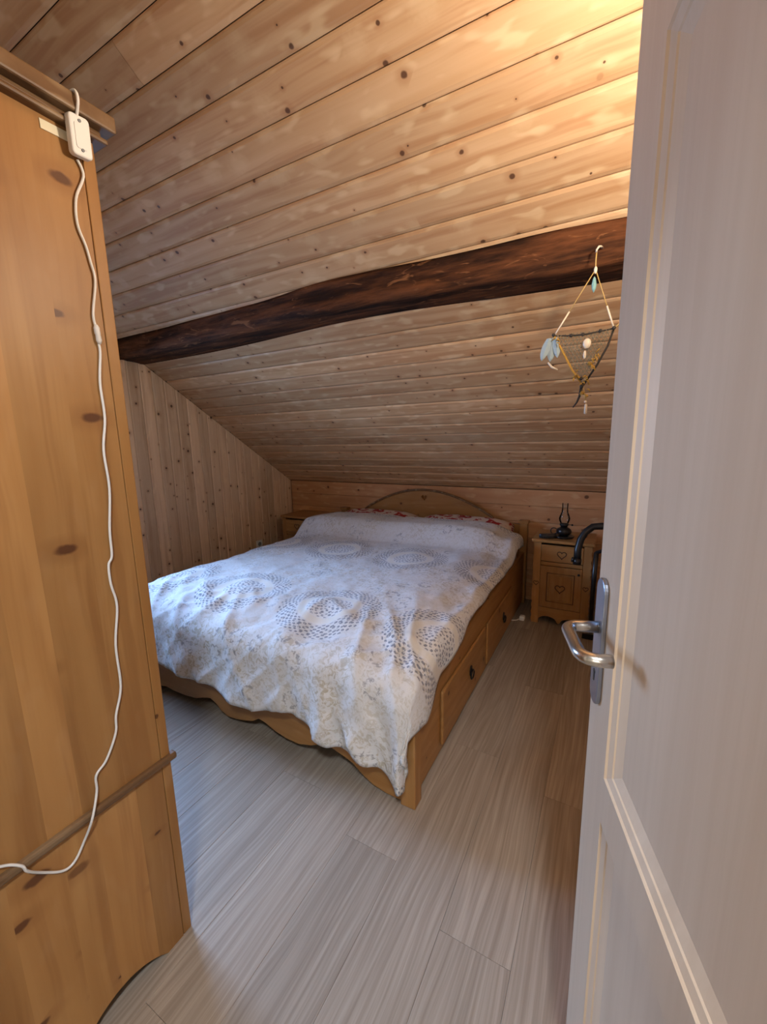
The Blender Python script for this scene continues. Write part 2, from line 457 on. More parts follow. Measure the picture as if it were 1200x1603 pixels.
# knee wall behind the headboard: horizontal boards
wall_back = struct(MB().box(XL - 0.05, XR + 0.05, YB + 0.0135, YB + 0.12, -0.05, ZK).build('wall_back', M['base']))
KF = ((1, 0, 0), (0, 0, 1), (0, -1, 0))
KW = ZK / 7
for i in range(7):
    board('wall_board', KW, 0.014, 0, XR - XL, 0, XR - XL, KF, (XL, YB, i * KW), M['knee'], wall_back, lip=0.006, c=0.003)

# wall with the doorway, and the landing behind it
DX0, DX1, DZ = -0.60, 0.235, 2.03
wf = MB()
wf.box(XL, DX0, YF - 0.1, YF, 0, zroof(YF)); wf.box(DX1, XR, YF - 0.1, YF, 0, zroof(YF)); wf.box(DX0, DX1, YF - 0.1, YF, DZ, zroof(YF))
wall_front = struct(wf.build('wall_front', M['plaster']))
tr = MB()
tr.box(DX0 - 0.06, DX0, YF, YF + 0.012, 0, DZ + 0.06); tr.box(DX1, DX1 + 0.06, YF, YF + 0.012, 0, DZ + 0.06); tr.box(DX0, DX1, YF, YF + 0.012, DZ, DZ + 0.06)
struct(tr.build('trim_1', M['door'], bevel=0.003))
LX0, LX1, LY0, LZ = -1.3, 1.3, -1.60, 2.40
HW = (-0.15, 0.85, 0.85, 1.85)
hb = MB()
hb.box(LX0, HW[0], LY0 - 0.1, LY0, 0, LZ); hb.box(HW[1], LX1, LY0 - 0.1, LY0, 0, LZ); hb.box(HW[0], HW[1], LY0 - 0.1, LY0, 0, HW[2]); hb.box(HW[0], HW[1], LY0 - 0.1, LY0, HW[3], LZ)
struct(hb.build('wall_landing_back', M['plaster']))
struct(MB().box(LX0 - 0.1, LX0, LY0 - 0.1, YF - 0.1, 0, LZ).build('wall_landing_left', M['plaster']))
struct(MB().box(LX1, LX1 + 0.1, LY0 - 0.1, YF - 0.1, 0, LZ).build('wall_landing_right', M['plaster']))
struct(MB().box(LX0 - 0.1, LX1 + 0.1, LY0 - 0.1, YF - 0.1, LZ, LZ + 0.08).build('ceiling_landing', M['plaster']))

def window(n, plane, a0, a1, z0, z1, w0, w1):
    """plane 'yz' (in a gable wall) or 'xz': frame of four bars with a mullion and two panes"""
    o = bpy.data.objects.new('window_%d' % n, None); COL.objects.link(o); struct(o)
    mid = (w0 + w1) / 2
    o.location = (mid, (a0 + a1) / 2, z0) if plane == 'yz' else ((a0 + a1) / 2, mid, z0)
    L = o.location
    def bar(nm, b0, b1, c0, c1, d0, d1, mat):
        mb = MB()
        if plane == 'yz': mb.box(d0 - L[0], d1 - L[0], b0 - L[1], b1 - L[1], c0 - z0, c1 - z0)
        else: mb.box(b0 - L[0], b1 - L[0], d0 - L[1], d1 - L[1], c0 - z0, c1 - z0)
        return mb.build(nm, mat, o)
    t = 0.055
    bar('jamb', a0, a0 + t, z0, z1, w0, w1, M['honey_z']); bar('jamb', a1 - t, a1, z0, z1, w0, w1, M['honey_z'])
    bar('head', a0 + t, a1 - t, z1 - t, z1, w0, w1, M['honey_y']); bar('sill', a0 + t, a1 - t, z0, z0 + t, w0, w1, M['honey_y'])
    am = (a0 + a1) / 2
    bar('mullion', am - 0.025, am + 0.025, z0 + t, z1 - t, w0, w1, M['honey_z'])
    bar('pane', a0 + t, am - 0.025, z0 + t, z1 - t, mid - 0.003, mid + 0.003, M['glass'])
    bar('pane', am + 0.025, a1 - t, z0 + t, z1 - t, mid - 0.003, mid + 0.003, M['glass'])
window(1, 'yz', WY0, WY1, WZ0, WZ1, XL - 0.12, XL - 0.06)
window(2, 'xz', HW[0], HW[1], HW[2], HW[3], LY0 - 0.06, LY0 - 0.01)

# ------------------------------------------------------------------ old roof beam
def make_beam():
    mb = MB(); nx = 110
    def prof(x):
        t = (x - XL) / 3.0
        bow = math.exp(-((x + 1.1) / 0.75) ** 2)
        yt = 1.705 - 0.030 * bow + 0.012 * noise.noise(Vector((x * 2.1, 0, 0)))
        zb = 1.918 + 0.022 * bow + 0.006 * noise.noise(Vector((x * 3, 5, 0)))
        yb = 1.905 - 0.04 * bow
        return yt, zb, yb
    ring_n = 0; vs = []
    for i in range(nx + 1):
        x = XL + 0.001 + (XR - XL - 0.002) * i / nx
        yt, zb, yb = prof(x)
        pts = []
        zt = zroof(yt) - 0.001
        P0 = (yt, zt); P1 = (yt + 0.006, zb + 0.02); P2 = (yt + 0.03, zb); P3 = (yb, zroof(yb) - 0.001)
        def seg(a, b, n):
            return [(a[0] + (b[0] - a[0]) * k / n, a[1] + (b[1] - a[1]) * k / n) for k in range(n)]
        line = seg(P0, P1, 7) + seg(P1, P2, 3) + seg(P2, P3, 7) + [P3]
        for k, (yy, zz) in enumerate(line):
            if 0 < k < len(line) - 1:
                v = Vector((x * 3.0, yy * 14, zz * 14))
                d = 0.010 * noise.fractal(v, 0.8, 2.0, 4) + 0.006 * noise.noise(Vector((x * 14, yy * 30, zz * 30)))
                yy -= d * 0.8; zz -= d * 0.5
                zz = min(zz, zroof(yy) - 0.0005)
            pts.append((x, yy, zz))
        ring_n = len(pts); vs += pts
    fs = []
    for i in range(nx):
        for k in range(ring_n):
            k2 = (k + 1) % ring_n
            fs.append((i * ring_n + k, i * ring_n + k2, (i + 1) * ring_n + k2, (i + 1) * ring_n + k))
    fs.append(tuple(range(ring_n))); fs.append(tuple(nx * ring_n + k for k in range(ring_n))[::-1])
    o = mb.add(vs, fs).build('ceiling_beam', M['beam'], smooth=True)
    tag(o, 'dark rough-hewn old wooden beam running across the sloping ceiling', 'beam')
make_beam()

# ------------------------------------------------------------------ door
def make_door():
    D = Vector((-0.281, 0.960, 0)).normalized()
    E = Vector((0.01, 0.645, 0))
    hinge = E - D * 0.705
    root = bpy.data.objects.new('door_1', None); COL.objects.link(root); struct(root)
    root.location = (hinge.x, hinge.y, 0); root.rotation_euler = (0, 0, math.atan2(D.y, D.x))
    root['label'] = 'pale wood-grain panel door standing open on the right'
    W, Z0, Z1, T = 0.750, 0.008, 2.005, 0.040
    def upper(i):
        u0, u1, z0, z1 = 0.092 + i, 0.662 - i, 0.848 + i, 1.762 - i
        pts = [(u0, z0), (u1, z0), (u1, z1)]
        sh = 0.045
        a0, a1 = u1 - sh, u0 + sh
        n = 16
        for k in range(n + 1):
            t = k / n; u = a0 + (a1 - a0) * t
            pts.append((u, z1 + 0.012 + 0.105 * math.sin(math.pi * t) ** 0.9))
        pts.append((u0, z1)); return pts
    def lower(i):
        return [(0.092 + i, 0.13 + i), (0.662 - i, 0.13 + i), (0.662 - i, 0.775 - i), (0.092 + i, 0.775 - i)]
    # leaf with two panel openings
    bm = bmesh.new(); edges = []
    def loop(pts, y):
        vs = [bm.verts.new((p[0], y, p[1])) for p in pts]
        es = [bm.edges.new((vs[i], vs[(i + 1) % len(vs)])) for i in range(len(vs))]
        return vs, es
    rect = [(0, Z0), (W, Z0), (W, Z1), (0, Z1)]
    fv, fe = loop(rect, 0.0); edges += fe
    for fn in (upper, lower): edges += loop(fn(0), 0.0)[1]
    bmesh.ops.triangle_fill(bm, use_beauty=True, edges=edges)
    bv, be = loop(rect, -T); bm.faces.new(bv)
    for i in range(4): bm.faces.new((fv[i], fv[(i + 1) % 4], bv[(i + 1) % 4], bv[i]))
    bmesh.ops.recalc_face_normals(bm, faces=bm.faces)
    me = bpy.data.meshes.new('leaf'); bm.to_mesh(me); bm.free(); link('leaf', me, M['door'], root)
    for fn in (upper, lower):
        mb = MB()
        steps = [(0, 0.0), (0.002, -0.003), (0.013, -0.0058), (0.0145, -0.0078), (0.031, -0.0125), (0.034, -0.0125)]
        loops = [[(p[0], y, p[1]) for p in fn(i)] for i, y in steps]
        n = len(loops[0])
        for a in range(len(loops) - 1):
            mb.add(loops[a] + loops[a + 1], [(k, (k + 1) % n, n + (k + 1) % n, n + k) for k in range(n)])
        mb.build('moulding', M['door'], root)
        pm = MB().prism([(p[0], p[1]) for p in fn(0.034)], 'xz', -0.030, -0.0125)
        pm.build('panel', M['door'], root)
    # handle: long plate, keyhole, U-shaped lever
    h = MB()
    uc, zc, pw, ph = 0.718, 1.033, 0.019, 0.100
    pts = []
    for k in range(13): a = math.pi * k / 12; pts.append((uc + pw * math.cos(a), zc + ph - pw + pw * math.sin(a)))
    for k in range(13): a = math.pi + math.pi * k / 12; pts.append((uc + pw * math.cos(a), zc - ph + pw + pw * math.sin(a)))
    plate = h.prism(pts, 'xz', 0.0, 0.007).build('handle_plate', M['plate'], root, bevel=0.002)
    kh = MB()
    kh.prism([(uc + 0.004 * math.cos(a * math.pi / 6), 0.985 + 0.004 * math.sin(a * math.pi / 6)) for a in range(12)], 'xz', 0.0071, 0.0078)
    kh.box(uc - 0.002, uc + 0.002, 0.0071, 0.0078, 0.970, 0.985)
    kh.build('keyhole', M['black'], plate)
    zz = 1.056; U = 0.718
    path = [(U, 0.006, zz), (U, 0.030, zz)]
    for k in range(1, 7):
        a = math.pi / 2 * k / 6; path.append((U - 0.018 * (1 - math.cos(a)), 0.034 + 0.018 * math.sin(a), zz))
    path += [(U - 0.045, 0.052, zz), (U - 0.075, 0.052, zz)]
    for k in range(1, 7):
        a = math.pi / 2 * k / 6; path.append((U - 0.080 - 0.020 * math.sin(a), 0.032 + 0.020 * math.cos(a), zz))
    path.append((U - 0.100, 0.016, zz))
    MB().tube(path, 0.0088, 16).build('lever', M['steel'], root, smooth=True)
    for z in (0.25, 1.0, 1.75):
        MB().tube([(-0.004, -0.02, z - 0.04), (-0.004, -0.02, z + 0.04)], 0.007, 10).build('hinge', M['steel'], root, smooth=True)
make_door()

# ------------------------------------------------------------------ wardrobe
def make_wardrobe():
    X1, X0, Y1, Y0, ZT = -0.947, -2.05, 0.545, -0.030, 1.932
    root = thing('wardrobe', 'tall honey pine wardrobe at the left with a dark brown cornice', 'wardrobe', ((X0 + X1) / 2, (Y0 + Y1) / 2, 0))
    ox, oy, _ = root.location
    def b(nm, x0, x1, y0, y1, z0, z1, mat, parent=root, bevel=0.002):
        return MB().box(x0 - ox, x1 - ox, y0 - oy, y1 - oy, z0, z1).build(nm, mat, parent, bevel=bevel)
    def zbot(y):
        t = abs(y - 0.257)
        if t > 0.215: return 0.0
        if t < 0.03: return 0.018
        s = (t - 0.03) / 0.185
        return 0.018 * (1 - s) + 0.042 * math.sin(math.pi * min(1, s * 1.0)) ** 0.75
    widths = [0.060, 0.085, 0.072, 0.092, 0.064, 0.090, 0.087]
    for side in (1, -1):
        xa = (X1 - 0.004 - ox) if side == 1 else (X0 + 0.004 - ox)
        xb = xa - 0.016 * side
        sp = MB().box(min(xa, xb), max(xa, xb), Y0 - oy, Y1 - 0.026 - oy, 0.07, ZT).build('side_panel', M['honey_z'], root)
        y = Y0
        for k, w in enumerate(widths):
            for (z0, z1, shift) in ((0.543, ZT, 0.0), (None, 0.543, 0.02)):
                yy0 = y if k == 0 else y + shift; yy1 = y + w + (shift if k < len(widths) - 1 else 0)
                yy1 = min(yy1, Y1 - 0.0255)
                if z0 is None:
                    n = 9; poly = [(yy0 + (yy1 - yy0) * i / n, zbot(yy0 + (yy1 - yy0) * i / n)) for i in range(n + 1)] + [(yy1, z1), (yy0, z1)]
                else: poly = [(yy0, z0), (yy1, z0), (yy1, z1), (yy0, z1)]
                # local X = up, Y = across, Z = outwards
                zb = min(p[1] for p in poly)
                loc = [(p[1] - zb, p[0] - yy0) for p in poly]
                mb = MB().prism(loc, 'xy', 0.0, 0.0042)
                o = mb.build('stave', M['stave'], sp)
                fr = Matrix(((0, 0, 1), (0, 1, 0), (-1, 0, 0))).transposed() if side == -1 else Matrix(((0, 0, 1), (0, 1, 0), (1, 0, 0))).transposed()
                m4 = fr.to_4x4(); m4.translation = Vector(((X1 - 0.0042 - ox) if side == 1 else (X0 + 0.0042 - ox), yy0 - oy, zb)); o.matrix_local = m4
            y += w
        xs = (X1 - 0.045, X1) if side == 1 else (X0, X0 + 0.045)
        b('stile', xs[0], xs[1], Y1 - 0.0235, Y1, 0.0, ZT, M['honey_z'])
        xo = (X1 - 0.01, X1 + 0.012) if side == 1 else (X0 - 0.012, X0 + 0.01)
        m = b('side_moulding', xo[0], xo[1], Y0, Y1 + 0.012, 0.536, 0.554, M['trimwood'], bevel=0.005)
    b('back_panel', X0 + 0.02, X1 - 0.02, Y0, Y0 + 0.012, 0.07, ZT - 0.02, M['honey_z'])
    b('bottom_board', X0 + 0.02, X1 - 0.02, Y0 + 0.012, Y1 - 0.025, 0.08, 0.10, M['honey_x'])
    b('top_board', X0 + 0.02, X1 - 0.02, Y0 + 0.012, Y1 - 0.025, ZT - 0.02, ZT, M['honey_x'])
    # cornice in three steps
    for nm, e, z0, z1 in (('cornice', 0.020, ZT, ZT + 0.010), ('cornice_cove', 0.012, ZT + 0.010, ZT + 0.022), ('cornice_top', 0.032, ZT + 0.022, ZT + 0.052)):
        b(nm, X0 - e, X1 + e, Y0, Y1 + e, z0, z1, M['trimwood'], bevel=0.004)
    # front: two doors over two drawers
    xm = (X0 + X1) / 2
    for (xa, xb, kx) in ((X0 + 0.047, xm - 0.002, xm - 0.05), (xm + 0.002, X1 - 0.047, xm + 0.05)):
        d = b('door', xa, xb, Y1 - 0.0235, Y1 - 0.002, 0.56, ZT - 0.004, M['honey_z'])
        b('door_panel', xa + 0.08, xb - 0.08, Y1 - 0.002, Y1 + 0.006, 0.66, ZT - 0.12, M['honey_z'], d, 0.006)
        MB().ball((kx - ox, Y1 + 0.014 - oy, 1.15), 0.014).build('knob', M['iron'], d, smooth=True)
        w = b('drawer', xa, xb, Y1 - 0.0235, Y1 - 0.002, 0.16, 0.53, M['honey_x'])
        MB().ball(((xa + xb) / 2 - ox, Y1 + 0.012 - oy, 0.35), 0.014).build('knob', M['iron'], w, smooth=True)
    b('plinth', X0 + 0.047, X1 - 0.047, Y1 - 0.0235, Y1 - 0.004, 0.06, 0.155, M['honey_x'])
make_wardrobe()

# cream tape under the cornice
tp = MB().box(-0.0006, 0.0006, -0.024, 0.024, -0.008, 0.008).build('tape_strip', M['cream'], loc=(-0.9458, 0.478, 1.917))
tp.rotation_euler = (math.radians(2), 0, 0)
tag(tp, 'short strip of cream tape under the wardrobe cornice', 'tape')

# white cord with inline switch hanging down the wardrobe side
def make_cord():
    root = thing('lamp_cord', 'white electric cord with inline switch hanging down the wardrobe side', 'cord', (-0.93, 0.47, 0.45))
    R0 = Vector(root.location)
    raw = [(0.509, 1.884), (0.516, 1.859), (0.497, 1.812), (0.493, 1.766), (0.503, 1.73), (0.508, 1.702), (0.512, 1.668), (0.500, 1.605), (0.501, 1.58)]
    raw2 = [(0.503, 1.546), (0.503, 1.525), (0.495, 1.467), (0.495, 1.395), (0.484, 1.329), (0.485, 1.247), (0.474, 1.158), (0.471, 1.101), (0.462, 1.082), (0.461, 1.039), (0.467, 0.985), (0.453, 0.899), (0.451, 0.798), (0.433, 0.737), (0.427, 0.696), (0.401, 0.647), (0.377, 0.626), (0.373, 0.589), (0.351, 0.544), (0.335, 0.495), (0.314, 0.468), (0.293, 0.467), (0.263, 0.496), (0.237, 0.535), (0.230, 0.555), (0.205, 0.576), (0.15, 0.60), (0.08, 0.60), (0.0, 0.585)]
    def cr(pts, n=6):
        P = [Vector(p) for p in pts]; P = [P[0]] + P + [P[-1]]; out = []
        for i in range(1, len(P) - 2):
            for k in range(n):
                t = k / n
                out.append(0.5 * ((2 * P[i]) + (P[i + 1] - P[i - 1]) * t + (2 * P[i - 1] - 5 * P[i] + 4 * P[i + 1] - P[i + 2]) * t * t + (3 * P[i] - P[i - 1] - 3 * P[i + 1] + P[i + 2]) * t ** 3))
        out.append(P[-2]); return out
    def conv(pts):
        out = []
        for y, z in pts:
            x = -0.9425
            if abs(z - 0.545) < 0.05: x = -0.9425 + 0.014 * (0.5 + 0.5 * math.cos((z - 0.545) / 0.05 * math.pi))
            out.append(Vector((x, y, z)) - R0)
        return out
    MB().tube(cr(conv(raw)), 0.0026, 8).build('cable', M['white'], root, smooth=True)
    MB().tube(cr(conv(raw2)), 0.0026, 8).build('cable', M['white'], root, smooth=True)
    top = [Vector(p) - R0 for p in [(-1.0, 0.500, 1.9875), (-0.93, 0.503, 1.9875), (-0.911, 0.504, 1.984), (-0.908, 0.505, 1.968), (-0.922, 0.506, 1.945)]]
    MB().tube(cr(top), 0.0026, 8).build('cable', M['white'], root, smooth=True)
    # switch body
    pts = []
    for (cx, cz, a0) in ((0.011, 0.026, 0), (-0.011, 0.026, 90), (-0.011, -0.026, 180), (0.011, -0.026, 270)):
        for k in range(5):
            a = math.radians(a0 + 90 * k / 4); pts.append((cx + 0.007 * math.cos(a), cz + 0.007 * math.sin(a)))
    sw = MB().prism(pts, 'yz', -0.008, 0.008).build('switch', M['white'], root, bevel=0.003, loc=Vector((-0.926, 0.508, 1.916)) - R0)
    sw.rotation_euler = (math.radians(4), math.radians(8), 0)
    MB().prism([(p[0] * 0.55, p[1] * 0.62) for p in pts], 'yz', 0.0081, 0.0092).build('rocker', M['white'], sw)
    for z in (0.024, -0.022):
        MB().prism([(0.0028 * math.cos(k * math.pi / 5), z + 0.0028 * math.sin(k * math.pi / 5)) for k in range(10)], 'yz', 0.0081, 0.0098).build('screw', M['grey'], sw)
    c = [Vector((-0.9405, 0.501, 1.582)) - R0, Vector((-0.9405, 0.5015, 1.576)) - R0, Vector((-0.9405, 0.502, 1.565)) - R0, Vector((-0.9405, 0.5025, 1.563)) - R0, Vector((-0.9405, 0.503, 1.552)) - R0, Vector((-0.9405, 0.503, 1.545)) - R0]
    MB().tube(c, [0.003, 0.0055, 0.0055, 0.0048, 0.0055, 0.003], 10).build('connector', M['white'], root, smooth=True)
make_cord()

# ------------------------------------------------------------------ hearts
def heart(cx, cz, s, n=28):
    out = []
    for k in range(n):
        t = 2 * math.pi * k / n
        x = 16 * math.sin(t) ** 3; z = 13 * math.cos(t) - 5 * math.cos(2 * t) - 2 * math.cos(3 * t) - math.cos(4 * t)
        out.append((cx + s * x / 32, cz + s * (z + 2) / 32))
    return out

# ------------------------------------------------------------------ bed
BX0, BX1, BY0, BY1 = -2.310, -0.540, 1.167, 3.365
def make_bed():
    root = thing('bed', 'honey pine double bed with scalloped footboard and arched headboard', 'bed', ((BX0 + BX1) / 2, (BY0 + BY1) / 2, 0))
    ox, oy, _ = root.location; cx = (BX0 + BX1) / 2
    def b(nm, x0, x1, y0, y1, z0, z1, mat, parent=root, bevel=0.004):
        return MB().box(x0 - ox, x1 - ox, y0 - oy, y1 - oy, z0, z1).build(nm, mat, parent, bevel=bevel)
    P = 0.060
    for x in (BX0, BX1 - P):
        b('leg', x, x + P, BY0, BY0 + P, 0, 0.43, M['honey_z'])
        hp = b('head_post', x, x + P, BY1 - P, BY1, 0, 0.66, M['honey_z'])
        b('post_cap', x - 0.008, x + P + 0.008, BY1 - P - 0.008, BY1 + 0.005, 0.66, 0.682, M['honey_x'], hp)
    # footboard, scalloped lower edge
    prof = [(0.82, 0.004), (0.76, 0.006), (0.70, 0.018), (0.65, 0.045), (0.61, 0.075), (0.575, 0.088), (0.545, 0.095), (0.50, 0.108), (0.46, 0.104), (0.40, 0.075), (0.33, 0.056), (0.26, 0.058), (0.20, 0.070), (0.14, 0.092), (0.10, 0.098), (0.06, 0.072), (0.0, 0.055)]
    right = [(cx + t, z) for t, z in prof]; left = [(cx - t, z) for t, z in [(0.05, 0.045), (0.10, 0.040), (0.15, 0.055), (0.19, 0.085), (0.225, 0.100), (0.27, 0.088), (0.34, 0.064), (0.42, 0.054), (0.52, 0.052), (0.58, 0.058), (0.63, 0.048), (0.70, 0.018), (0.76, 0.006), (0.82, 0.004)]]
    poly = [(BX1 - P, 0.003)] + right + left + [(BX0 + P, 0.003), (BX0 + P, 0.43), (BX1 - P, 0.43)]
    MB().prism([(p[0] - ox, p[1]) for p in poly], 'xz', BY0 + 0.012 - oy, BY0 + 0.040 - oy).build('footboard', M['honey_x'], root, bevel=0.003)
    # sides with two drawers each
    for s in (1, -1):
        xo = BX1 if s == 1 else BX0
        x0, x1 = sorted((xo - 0.016 * s, xo - 0.040 * s))
        b('side_rail', x0, x1, BY0 + P, BY1 - P, 0.02, 0.43, M['honey_y'])
        for (ya, yb) in ((1.455, 2.120), (2.165, 2.830)):
            dx0, dx1 = sorted((xo - 0.0155 * s, xo - 0.001 * s))
            d = b('drawer', dx0, dx1, ya, yb, 0.055, 0.305, M['honey_y'], root, 0.007)
            xa = xo + 0.003 * s; ym = ya + 0.385
            pl = MB().prism([(ym - oy + 0.020 * math.cos(k * math.pi / 8), 0.195 + 0.028 * math.sin(k * math.pi / 8)) for k in range(16)], 'yz', *sorted((xo - 0.001 * s - ox, xa - ox))).build('pull_plate', M['iron'], d)
            ring = [(xa + 0.006 * s - ox, ym - oy + 0.026 * math.cos(k * math.pi / 8), 0.178 + 0.022 * math.sin(k * math.pi / 8)) for k in range(16)]
            MB().tube(ring, 0.0035, 8, closed=True).build('pull_ring', M['iron'], d, smooth=True)
    # headboard with raised arch and a heart cut-out
    hx = 0.645
    zs = 0.650
    pts = [(BX0 + P, 0.25), (BX1 - P, 0.25), (BX1 - P, zs)]
    nA = 28
    for k in range(nA + 1):
        t = k / nA; x = cx + hx - 2 * hx * t
        pts.append((x, zs + 0.008 + 0.232 * math.sin(math.pi * t) ** 0.85 if 0 < t < 1 else zs))
    pts.append((BX0 + P, zs))
    bm = bmesh.new(); rows = []
    for yy in (BY1 - 0.045 - oy, BY1 - 0.018 - oy):
        es = []; vv = []
        for lp in (pts, heart(cx, 0.820, 0.055)):
            vs = [bm.verts.new((p[0] - ox, yy, p[1])) for p in lp]; vv.append(vs)
            es += [bm.edges.new((vs[i], vs[(i + 1) % len(vs)])) for i in range(len(vs))]
        bmesh.ops.triangle_fill(bm, use_beauty=True, edges=es); rows.append(vv)
    for a, c in zip(rows[0], rows[1]):
        for i in range(len(a)): bm.faces.new((a[i], a[(i + 1) % len(a)], c[(i + 1) % len(a)], c[i]))
    bmesh.ops.recalc_face_normals(bm, faces=bm.faces)
    me = bpy.data.meshes.new('headboard'); bm.to_mesh(me); bm.free()
    hb = link('headboard', me, M['honey_x'], root)
    rim = [(p[0] - ox, BY1 - 0.047 - oy, p[1] + 0.002) for p in pts[3:-1]]
    MB().tube(rim, 0.010, 8).build('arch_moulding', M['trimwood'], hb, smooth=True)
    b('slat_base', BX0 + 0.045, BX1 - 0.045, BY0 + 0.045, BY1 - 0.065, 0.29, 0.325, M['honey_x'])
make_bed()
mt = MB().box(-0.82, 0.82, -1.02, 1.02, 0, 0.165).build('mattress', M['mattress'], bevel=0.03, loc=((BX0 + BX1) / 2, 2.26, 0.326))
tag(mt, 'pale mattress lying in the pine bed frame under the duvet', 'mattress')

def make_pillow(x, y, z, w, d, h, rx, rz, label):
    n = 24; vs = []; fs = []
    for sgn in (1, -1):
        for i in range(n + 1):
            for j in range(n + 1):
                a, c = i / n * 2 - 1, j / n * 2 - 1
                k = max(0.0, (1 - abs(a) ** 3.2)) ** 0.5 * max(0.0, (1 - abs(c) ** 3.2)) ** 0.5
                pin = 1 - 0.06 * (a * a) * (c * c)
                wv = 0.008 * noise.noise(Vector((a * 3, c * 3, x)))
                vs.append((a * w / 2 * pin, c * d / 2 * pin, sgn * h / 2 * k + wv * k))
    for s in range(2):
        o = s * (n + 1) ** 2
        for i in range(n):
            for j in range(n): fs.append((o + i * (n + 1) + j, o + (i + 1) * (n + 1) + j, o + (i + 1) * (n + 1) + j + 1, o + i * (n + 1) + j + 1))
    p = MB().add(vs, fs).build('pillow', M['red'], smooth=True, loc=(x, y, z))
    p.rotation_euler = (rx, 0, rz)
    return tag(p, label, 'pillow', 'red floral pillows at the head of the bed')
make_pillow(-1.83, 3.135, 0.612, 0.78, 0.37, 0.16, 0.20, 0.02, 'red floral pillow half hidden under duvet, beside left bedside cabinet')
make_pillow(-1.02, 3.135, 0.612, 0.80, 0.37, 0.16, 0.20, -0.02, 'red floral pillow half hidden under duvet, beside right head post')

# duvet
def sstep(a, b, x):
    t = max(0.0, min(1.0, (x - a) / (b - a))); return t * t * (3 - 2 * t)
def make_duvet():
    xl, xr, yf, yh = -2.290, -0.585, 1.215, 3.09
    na, nq = 150, 170
    def fold(t, r=0.055):
        if t <= 0: return 0.0, 0.0
        q = r * math.pi / 2
        if t < q: return r * math.sin(t / r), r * (1 - math.cos(t / r))
        return r, r + t - q
    def lerp(pts, x):
        if x <= pts[0][0]: return pts[0][1]
        for (a, va), (b, vb) in zip(pts, pts[1:]):
            if x <= b:
                t = (x - a) / (b - a); t = t * t * (3 - 2 * t); return va + (vb - va) * t
        return pts[-1][1]
    foot = [(-2.35, 0.26), (-2.03, 0.30), (-1.62, 0.345), (-1.32, 0.37), (-1.06, 0.335), (-0.84, 0.385), (-0.67, 0.39), (-0.55, 0.43)]
    side = [(0.7, 0.10), (0.9, 0.12), (1.0, 0.17), (1.1, 0.21), (1.2, 0.22), (1.3, 0.205), (1.45, 0.165), (1.65, 0.12), (1.85, 0.085), (2.3, 0.075), (2.7, 0.085), (3.13, 0.13)]
    vs = []; uv = []
    for j in range(nq + 1):
        for i in range(na + 1):
            a = i / na; bq = j / nq
            # across
            q0 = yf - 0.40 + (yh - yf + 0.40) * bq
            pm = xr + lerp(side, q0) + 0.01 * noise.noise(Vector((q0 * 5, 1, 0)))
            p = (xl - 0.16) + (pm - xl + 0.16) * a
            qm = yf - (lerp(foot, p) + 0.010 * noise.noise(Vector((p * 7, 4, 0))))
            q = qm + (yh - qm) * bq
            tr, tl, tf = p - xr, xl - p, yf - q
            dxr, dzr = fold(tr); dxl, dzl = fold(tl); dyf, dzf = fold(tf, 0.095)
            x = p if tr <= 0 and tl <= 0 else (xr + dxr if tr > 0 else xl - dxl)
            y = q if tf <= 0 else yf - dyf
            cx_, cy_ = min(max(p, xl), xr), max(q, yf)
            # top surface
            top = 0.572 + 0.012 * noise.noise(Vector((p * 1.7, q * 1.6, 0)))
            bump_ = sstep(2.64, 2.84, q - 0.05 * (p + 1.4)) * (1 - 0.35 * sstep(3.05, 3.20, q))
            top += 0.125 * bump_ * (1 - 0.30 * sstep(-0.85, -0.55, p))
            edge = max(sstep(xr - 0.22, xr, p), sstep(-xl - 0.22, -xl, -p)) ; edge2 = sstep(-yf - 0.25, -yf, -q)
            top -= 0.028 * edge ** 2 + 0.030 * edge2 ** 2
            wr = 0.0
            v = Vector((p * 4.2 + 0.6 * noise.noise(Vector((p * 3, q * 3, 7))), q * 3.4, 2.0))
            wr += 0.010 * noise.fractal(v, 0.9, 2.1, 3)
            # pulled folds fanning out of the near corner and running off the foot edge
            foot_w = sstep(1.85, 1.15, q) if False else (1 - sstep(1.15, 1.9, q))
            dirn = p * 1.0 + q * 0.55
            rid = 1 - abs(noise.noise(Vector((dirn * 6.5, (q - p * 0.3) * 1.6, 11.0)))) * 2
            wr += 0.020 * foot_w * max(0, rid) ** 2
            rid2 = 1 - abs(noise.noise(Vector(((p * 0.8 - q * 0.7) * 9.0, (q + p * 0.5) * 2.2, 21.0)))) * 2.2
            wr += 0.010 * foot_w * max(0, rid2) ** 2
            fine = noise.noise(Vector((dirn * 17, q * 5, 3.0)))
            wr += 0.0035 * foot_w * fine
            wr += 0.004 * noise.noise(Vector((p * 13, q * 11, 8.0)))
            hang = max(0.0, min(1.0, (dzf + dzr) / 0.30))
            z = top - dzf - dzr - dzl + wr * (1 - hang)
            if dzf > 0:
                k = sstep(0.0, 0.30, dzf)
                rip = math.sin(p * 13 + 2.2 * noise.noise(Vector((p * 2.2, 0, 3)))) * (0.010 + 0.006 * sstep(-1.0, -0.6, p)) + 0.020 * sstep(-1.05, -0.85, p) * math.sin(p * 37 + q * 4.0)
                y += -rip * k - 0.018 * k - wr * 0.9 * k
            if dzr > 0:
                k = sstep(0.0, 0.14, dzr)
                x += 0.010 * k * math.sin(q * 16 + 1.0) + 0.006 * k
            # pointed corner where both overhangs meet
            if tf > 0 and tr > 0:
                ck = min(1, tf / 0.35)
                x -= 0.035 * ck * min(1, tr / 0.1); z += dzr * 0.8 * ck
            z = max(z, 0.06)
            vs.append((x, y, z)); uv.append((p, q))
    fs = []
    for j in range(nq):
        for i in range(na):
            k = j * (na + 1) + i; fs.append((k, k + 1, k + na + 2, k + na + 1))
